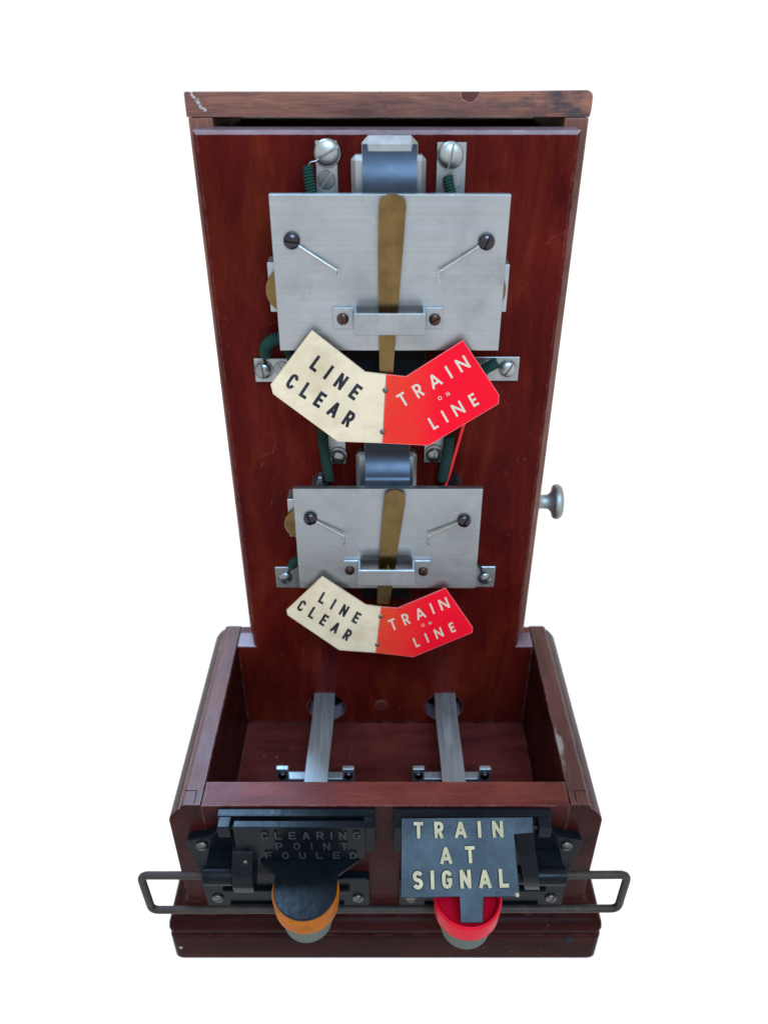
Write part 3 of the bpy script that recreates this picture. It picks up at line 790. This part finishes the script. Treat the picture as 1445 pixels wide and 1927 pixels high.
def text_mesh(text, place, length, t, wd, gap, depth=0.0, lift=.00018, wmap={}):
    """place(x, y, d) -> 3-D point: x along the line in cap heights, y up, d out of the surface in metres; fitted to length (cap heights)"""
    ws = []
    for ch in text:
        ws.append(glyph(ch, wmap.get(ch, wd), t)[1] if ch != ' ' else wd*.6)
    gap = (length-sum(ws))/(len(text)-1) if len(text) > 1 else 0
    bmx = new(); x = 0; cnt = 0
    for ch, wch in zip(text, ws):
        for poly in glyph(ch, wmap.get(ch, wd), t)[0]:
            Lp, Rp = thick(poly, t); d = lift + depth + cnt*.00003; cnt = (cnt+1) % 4
            A = [bmx.verts.new(place(x+p.x, p.y, d)) for p in Lp]; B = [bmx.verts.new(place(x+p.x, p.y, d)) for p in Rp]
            for i in range(len(A)-1): bmx.faces.new((A[i], A[i+1], B[i+1], B[i]))
            if depth:
                ins = 0
                A2 = [bmx.verts.new(place(x+p.x+(p.x-q.x)*.22, p.y+(p.y-q.y)*.22, 0)) for p, q in zip(Lp, Rp)]; B2 = [bmx.verts.new(place(x+q.x+(q.x-p.x)*.22, q.y+(q.y-p.y)*.22, 0)) for p, q in zip(Lp, Rp)]
                for i in range(len(A)-1):
                    bmx.faces.new((A[i], A2[i], A2[i+1], A[i+1])).material_index = 1; bmx.faces.new((B[i], B[i+1], B2[i+1], B2[i])).material_index = 1
                bmx.faces.new((A[0], B[0], B2[0], A2[0])).material_index = 1; bmx.faces.new((A[-1], A2[-1], B2[-1], B[-1])).material_index = 1
        x += wch + gap
    me = bpy.data.meshes.new('mesh'); bmesh.ops.recalc_face_normals(bmx, faces=bmx.faces) if depth else None
    bmx.to_mesh(me); bmx.free(); return me
def card_text(parent, text, p0, p1, cap, Y, m, t, wd, wmap={}):
    p0, p1 = Vector(p0), Vector(p1); d = p1-p0; ln = d.length; d.normalize(); up = Vector((d.y, -d.x))
    def place(x, y, o):
        q = p0 + d*(x*cap) + up*(y*cap); w_ = at(q.x, q.y, Y); w_.y -= o; return w_
    me = text_mesh(text, place, ln/cap, t, wd, 0, wmap=wmap)
    return link('lettering', me, M[m], parent)

# ------------------------------------------------------------------ swinging cards
YC = .5165
def card(cream_px, red_px, rivets, texts):
    bmx = new(); add_prism(bmx, [at(u, v, YC) for u, v in cream_px], (0, .0010, 0))
    c = link('indicator_card', finish(bmx, 0), M['cream'], inst)
    bmx = new(); add_prism(bmx, [at(u, v, YC-.0001) for u, v in red_px], (0, .0010, 0))
    r_ = link('red_half', finish(bmx, 0), M['red'], c)
    for u, v in rivets:
        bmx = new(); add_lathe(bmx, [(0,.0011),(.0011,.0010),(.0018,.0006),(.0021,0)], 16, face_camera(at(u, v, YC-.0001))); link('rivet', finish(bmx, 60), M['rivet'], c)
    for text, p0, p1, cap, m, t_, wd, wm in texts:
        card_text(c, text, p0, p1, cap, YC if m == 'ink' else YC-.0001, m, t_, wd, wm)
    return c
THIN = {'T': .62, 'R': .58, 'A': .86, 'N': .82, 'L': .46, 'E': .5, 'O': 1.0}
BOLD = {'A': .60, 'R': .54, 'C': .52, 'N': .58}
c1 = card([(586.7,621.5),(687.4,700),(726.3,704.6),(719,834),(635.6,831),(514,741.5),(509.3,724)],
     [(726.9,704.6),(763.5,708.8),(871.3,640.6),(938.8,743),(938,760),(806.5,838.5),(719.6,834.2)],
     [(725,734.5), (720,812.5)],
     [('LINE', (581, 692), (666, 754), 30, 'ink', .20, .50, BOLD), ('CLEAR', (535.5, 726), (655, 805), 30, 'ink', .20, .50, BOLD),
      ('TRAIN', (758, 767), (886, 690), 26, 'creamink', .165, .6, THIN), ('ON', (826, 754), (847, 743), 7.5, 'creamink', .16, .8, THIN), ('LINE', (816, 809), (902, 760), 24.5, 'creamink', .165, .5, THIN)])
c1['label'] = 'upper cream and red indicator card'
c2 = card([(606.4,1085),(688.6,1138.6),(716.7,1142.4),(706.7,1228.3),(638.5,1223.5),(541.3,1157.5),(539.3,1148.5)],
     [(717.2,1142.4),(748,1144.6),(838,1107),(889.4,1181.4),(888.6,1190.6),(777.8,1236.4),(707.2,1228.4)],
     [(716.3,1160), (709.5,1213)],
     [('LINE', (597.5, 1132), (670, 1174.5), 22, 'ink', .20, .50, BOLD), ('CLEAR', (557, 1146), (653, 1207), 22, 'ink', .20, .50, BOLD),
      ('TRAIN', (737, 1187), (847, 1142.5), 21, 'creamink', .155, .6, THIN), ('ON', (794, 1180), (812, 1174), 5.6, 'creamink', .15, .8, THIN), ('LINE', (783, 1218), (858, 1187), 18, 'creamink', .165, .5, THIN)])
c2['label'] = 'lower cream and red indicator card'

# ------------------------------------------------------------------ straps inside the box
for u, sgn in ((611, -1), (837, 1)):
    xc = at(u, 1303, YP).x; z = at(0, 1304, YP).z
    path = [(.590, -.001), (.558, 0), (.530, .0012), (.505, .0004), (.480, -.0012), (.455, -.0014), (.425, -.0016), (.4046, -.0018)]
    sh = [0, 0, -.0006*sgn, .0, .0010*sgn, .0014*sgn, .0014*sgn, .0014*sgn]
    top = [(xc+s_, yy(Y), z+dz) for (Y, dz), s_ in zip(path, sh)]
    b = bmesh.new(); hw = .0102; prev = None
    for x, y, zz in top:
        q = [b.verts.new((x-hw, y, zz)), b.verts.new((x+hw, y, zz)), b.verts.new((x+hw, y, zz-.0026)), b.verts.new((x-hw, y, zz-.0026))]
        if prev:
            for i in range(4): b.faces.new((prev[i], prev[(i+1) % 4], q[(i+1) % 4], q[i]))
        else: b.faces.new(q)
        prev = q
    b.faces.new(prev[::-1]); bm = new(); merge(bm, b)
    link('contact_strap', finish(bm, 40), M['alu3'], inst)
    # pivot bar with an upright at each end
    x0, x1 = (at(533, 1456, .465).x, at(656, 1453, .465).x) if sgn < 0 else (at(787, 1456, .465).x, at(911, 1456, .465).x)
    bm = new()
    add_box(bm, x0-.004, x1+.004, yy(.4662), yy(.4740), .110, .1180, .0004, 1)
    for x in (x0, x1):
        add_box(bm, x-.0052, x+.0052, yy(.4620), yy(.4660), .0893, .1362, .0004, 1)
    sb = link('pivot_bracket', finish(bm, 20), M['alu3'], inst)
    for x in (x0, x1):
        key = ('tiny', 'darkscrew')
        if key not in SM:
            SM[key] = screw_mesh(.0038, .0026, .0009, .0014, .0012); SM[key].materials.append(M['darkscrew'])
        link('screw', SM[key], None, sb, mat4=face_camera(Vector((x, yy(.4621), .1285)), R(random.uniform(0, 180))))
    if sgn > 0: continue
    bm = new(); add_box(bm, xc-.0140, xc+.0140, yy(.5620), yy(.5700), z-.0056, z-.0028)
    link('felt_pad', finish(bm, 0), M['felt'], inst)

# ------------------------------------------------------------------ cast-iron fittings on the box front
def bracket(s, lug_in, lug_out):
    """s=-1 left, 1 right; outlines given for the left and mirrored"""
    def X(x): return XC*0 + .0006 + (-s)*x if s > 0 else x
    out = [(-.0067,.1920),(-.1262,.1920),(-.1262,.1780),(-.131,.1700),(-.139,.1655),(-.1510,.1630),(-.1535,.1600),(-.1525,.1500),(-.1490,.1300),(-.1475,.1120),(-.1475,.0715),(-.1455,.0695),
           (-.0140,.0695),(-.0120,.0715),(-.0120,.1090),(-.0140,.1110),(-.0520,.1110),(-.0560,.1150),(-.0560,.1440),(-.0520,.1480),(-.0067,.1480)]
    pts = [(X(x), yy(.3735), z) for x, z in out]
    bmx = new(); add_prism(bmx, pts, (0, .0073, 0), .0007, 2)
    # lugs at the top carrying the flap's hinge
    for a, b in ((-.1248,-.1150), (-.0150,-.0070)):
        x0, x1 = sorted((X(a), X(b))); add_box(bmx, x0, x1, yy(.3640), yy(.3738), .1790, .1918, .0009)
    # ribs low on the casting
    x0, x1 = sorted((X(-.132), X(-.028))); add_box(bmx, x0, x1, yy(.3700), yy(.3738), .0960, .1000, .0012)
    x0, x1 = sorted((X(-.128), X(-.033))); add_box(bmx, x0, x1, yy(.3712), yy(.3738), .0745, .0780, .001)
    br = link('iron_bracket', finish(bmx, 40), M['iron'], inst)
    # barrel for the handle's end, with its web
    bmx = new(); x0 = X(-.1385); x1 = X(-.1160); xa, xb = sorted((x0, x1)); zc = .1446; Yc = .3555
    add_lathe(bmx, [(.0036,0),(.0068,0),(.0074,.0008),(.0074,xb-xa-.0008),(.0068,xb-xa),(.0036,xb-xa)], 28, Matrix.Translation((xa, yy(Yc), zc)) @ Matrix.Rotation(R(90), 4, 'Y'))
    add_box(bmx, xa+.0012, xb-.0012, yy(.3575), yy(.3738), zc-.0045, zc+.0062, .0012)
    link('barrel', finish(bmx, 40), M['iron'], br)
    for (x, z) in ((-.1415,.1560), (-.1375,.0845), (-.0215,.0845)):
        key = ('bolt', 'nickel_d')
        if key not in SM:
            SM[key] = screw_mesh(.0048, .0022, .0010, .0014, .0010); SM[key].materials.append(M['rivet'])
        link('bolt', SM[key], None, br, mat4=face_camera(Vector((X(x), yy(.3736), z)), R(random.uniform(-60, 60))))
    return br, X
brL, XL = bracket(-1, 0, 0)
brR, XR = bracket(1, 0, 0)

# ---- left flap hanging down, its tongue pressed flat on the orange collar
zt_f, zb_f = .1968, .1585
xa, xb = at(437, 1550, .361).x, at(686, 1550, .361).x
bm = new()
add_box(bm, xa, xb, yy(.3605), yy(.3665), zb_f, zt_f, .0006)
flL = link('signal_flap', finish(bm, 40), M['iron'], inst); flL['label'] = 'black flap hanging down, lettered CLEARING POINT FOULED'
bm = new(); add_lathe(bm, [(0,0),(.0020,0),(.0020,xb-xa+.016),(0,xb-xa+.016)], 14, Matrix.Translation((xa-.008, yy(.3690), .1850)) @ Matrix.Rotation(R(90), 4, 'Y'))
add_box(bm, xa+.004, xb-.004, yy(.3660), yy(.3700), .1835, .1865)
link('hinge_pin', finish(bm), M['iron'], flL)
# tongue
zt_ = .1575; Yt0 = .3600; xcL = at(576, 1700, .335).x
tl, tr = at(491, 1622, .3605).x, at(677, 1622, .3605).x
pts = [(tl, yy(Yt0+.004), zt_), (tr, yy(Yt0+.004), zt_), (tr, yy(Yt0), zt_), (xcL+.0235, yy(.3475), zt_-.0004)]
for k in range(0, 17):
    a = R(0 - 180*k/16); pts.append((xcL+.0235*math.cos(a), yy(.3370)+.0238*math.sin(a), zt_-.001))
pts += [(xcL-.0235, yy(.3475), zt_-.0004), (tl, yy(Yt0), zt_)]
bm = new(); add_prism(bm, [(x, y, zt_) for x, y, z in pts], (0, 0, -.0030), .0008, 2)
link('tongue', finish(bm, 40), M['iron'], flL)
def vert_text(parent, text, x0, x1, zbase, cap, Yface, m):
    def place(x, y, o): return Vector((x0+x*cap, yy(Yface)-o, zbase+y*cap))
    me = text_mesh(text, place, (x1-x0)/cap, .17, .62, 0, depth=.0009, wmap={'I': .17})
    o = link('lettering', me, M[m], parent); me.materials.append(M['iron']); return o
for txt, u0, u1, v in (('CLEARING', 492, 678, 1577), ('POINT', 520, 655, 1597), ('FOULED', 500, 672, 1614)):
    a, c = at(u0, v, .3605), at(u1, v, .3605)
    vert_text(flL, txt, a.x, c.x, a.z, .0088, .3605, 'castdim')
# ---- lever arm beside it
def lever(X, mirror=False):
    bmx = new()
    x0, x1 = sorted((X(-.1152), X(-.0990)))
    add_prism(bmx, [(x0, yy(.3700), .1700), (x0, yy(.3600), .1680), (x0, yy(.3480), .1560), (x0, yy(.3455), .1440), (x0, yy(.3475), .1340), (x0, yy(.3555), .1290), (x0, yy(.3640), .1330), (x0, yy(.3700), .1420)], (x1-x0, 0, 0), .0012, 2)
    return link('lever', finish(bmx, 40), M['iron'], inst)
lv = lever(XL)
bm = new(); add_lathe(bm, [(0,.001),(.0018,.0008),(.0022,0)], 12, face_camera(Vector((XL(-.1045), yy(.3545), .163))))
link('rivet', finish(bm), M['rivet'], lv)

# ---- right flap swung up, resting in the red collar
E = R(57); dv = Vector((0, -math.sin(E), -math.cos(E))); nv = Vector((0, -math.cos(E), math.sin(E)))
top0 = Vector((0, yy(.3675), CAM_H-.512))
def on_flap(u, v):
    """point of the tilted flap's face seen at a photo pixel"""
    p1 = at(u, v, 1.0); o = Vector((0, -Y0, CAM_H)); d = p1-o
    t = (top0-o).dot(nv)/d.dot(nv); return o + d*t
outl = [(754.7,1539),(1002.8,1537),(1004,1568),(968,1571),(978.5,1688),(910,1689),(909,1737),(866,1737),(864,1688.5),(753.6,1690)]
bm = new(); add_prism(bm, [on_flap(u, v) for u, v in outl], -nv*.0030, .0006, 2)
flR = link('signal_flap', finish(bm, 40), M['iron'], inst); flR['label'] = 'black flap swung up, lettered TRAIN AT SIGNAL in cream'
def flap_text(text, p0, p1, cap, wm):
    A, B = on_flap(*p0), on_flap(*p1); d = (B-A); ln = d.length; d.normalize(); up = nv.cross(d); up = up if up.z > 0 else -up
    C = on_flap(p0[0], p0[1]-cap); cp = (C-A).length
    def place(x, y, o): return A + d*(x*cp) + up*(y*cp) + nv*o
    me = text_mesh(text, place, ln/cp, .215, .60, 0, depth=.0016, wmap=wm)
    o = link('lettering', me, M['castcream'], flR); me.materials.append(M['iron']); return o
flap_text('TRAIN', (779, 1578), (947, 1576), 31, {'A': .78, 'N': .72})
flap_text('AT', (828, 1626), (894, 1624), 32, {'A': .78, 'T': .62})
flap_text('SIGNAL', (777, 1674), (957, 1670), 35, {'A': .74, 'N': .66, 'S': .6, 'G': .6, 'L': .56})
p = on_flap(973, 1684); bm = new(); add_lathe(bm, [(0,.0008),(.0012,.0006),(.0016,0)], 10, Matrix.Translation(p) @ nv.to_track_quat('Z', 'Y').to_matrix().to_4x4())
link('rivet', finish(bm), M['felt'], flR)
# hooked arm that carries the flap over the barrel
pw = [on_flap(986, 1553), on_flap(987, 1568)]
x0 = on_flap(969, 1570).x + .0003; x1 = on_flap(1004, 1560).x
pa = on_flap(986, 1556)
pb = Vector((0, yy(.3505), .1700)); pc = Vector((0, yy(.3455), .1580)); pd = Vector((0, yy(.3455), .1460)); pe = Vector((0, yy(.3480), .1375))
prof = smooth_path([(0, pa.y, pa.z), (0, yy(.3535), .1775), pb, pc, pd, pe], 6)
b = bmesh.new(); prev = None; nP = len(prof)
for i, q in enumerate(prof):
    tdir = (prof[min(i+1, nP-1)]-prof[max(i-1, 0)]).normalized(); nn = Vector((0, tdir.z, -tdir.y))
    f = i/(nP-1); sh = .011*f; wn = .0
    qs = [b.verts.new((x0+sh, q.y, q.z)), b.verts.new((x1+sh*.75, q.y, q.z)), b.verts.new((x1+sh*.75, q.y-nn.y*.003, q.z-nn.z*.003)), b.verts.new((x0+sh, q.y-nn.y*.003, q.z-nn.z*.003))]
    if prev:
        for k in range(4): b.faces.new((prev[k], prev[(k+1) % 4], qs[(k+1) % 4], qs[k]))
    else: b.faces.new(qs)
    prev = qs
b.faces.new(prev[::-1]); bm = new(); merge(bm, b)
link('hooked_arm', finish(bm, 40), M['iron'], flR)
bm = new(); add_lathe(bm, [(0,0),(.0020,0),(.0020,.116),(0,.116)], 14, Matrix.Translation((XR(-.122), yy(.3690), .1850)) @ Matrix.Rotation(R(-90), 4, 'Y') if False else Matrix.Translation((.0075, yy(.3690), .1850)) @ Matrix.Rotation(R(90), 4, 'Y'))
link('hinge_pin', finish(bm), M['iron'], flR)
# short inner sleeve right of the flap
bm = new(); xa_, xb_ = at(968, 1640, .3555).x, at(1003, 1640, .3555).x
add_lathe(bm, [(.0,0),(.0062,0),(.0068,.0006),(.0068,xb_-xa_-.0006),(.0062,xb_-xa_),(0,xb_-xa_)], 24, Matrix.Translation((xa_, yy(.3575), .1420)) @ Matrix.Rotation(R(90), 4, 'Y'))
link('sleeve', finish(bm, 40), M['iron'], brR)

# ---- plungers with coloured collars
def plunger(xc, Yc, ztop, h, colr, label, solid):
    bmx = new()
    T = Matrix.Translation((xc, yy(Yc), 0))
    add_lathe(bmx, [(0, ztop-h-.0235), (.0165, ztop-h-.0235), (.0185, ztop-h-.0215), (.0202, ztop-h-.004), (.0206, ztop-h+.004), (.0206, ztop-h+.0045), (0, ztop-h+.0045)], 40, T)
    # stem arm back to the casting
    add_box(bmx, xc-.006, xc+.006, yy(Yc+.012), yy(.3738), ztop-h-.0150, ztop-h-.0040, .0015)
    pg = link('plunger', finish(bmx, 40), M['greyrub'], inst)
    bmx = new(); ro = .0252; ri = .0222
    add_lathe(bmx, [(ri, ztop-h+.0010), (ro-.0022, ztop-h), (ro-.0010, ztop-h+.0008), (ro, ztop-.0022), (ro-.0006, ztop-.0006), (ro-.0015, ztop), (ri+.0004, ztop-.0006), (ri, ztop-.0016), (ri-.0006, ztop-.0085), (0, ztop-.0085)], 48, T)
    cl = link('collar', finish(bmx, 50), M[colr], pg); cl['label'] = label
    return pg
plunger(xcL, .3385, .1543, .0185, 'orange', 'orange collar', True)
plunger(at(877.5, 1700, .335).x, .3325, .1560, .0180, 'redcol', 'red collar', False)

# ---- long bail handle hung between the two barrels
hx = .1872; z1, z0 = .1446, .0985
P = [(-.1165, yy(.3555), z1), (-hx, yy(.3555), z1), (-hx+.0015, yy(.3555), z0-.001), (hx-.0005, yy(.3555), z0+.0010), (hx, yy(.3555), z1+.001), (.1170, yy(.3555), z1)]
bm = new(); add_tube(bm, round_path(P, .0065, 7), .0030, 12)
link('bail_handle', finish(bm, 60), M['handle'], inst)
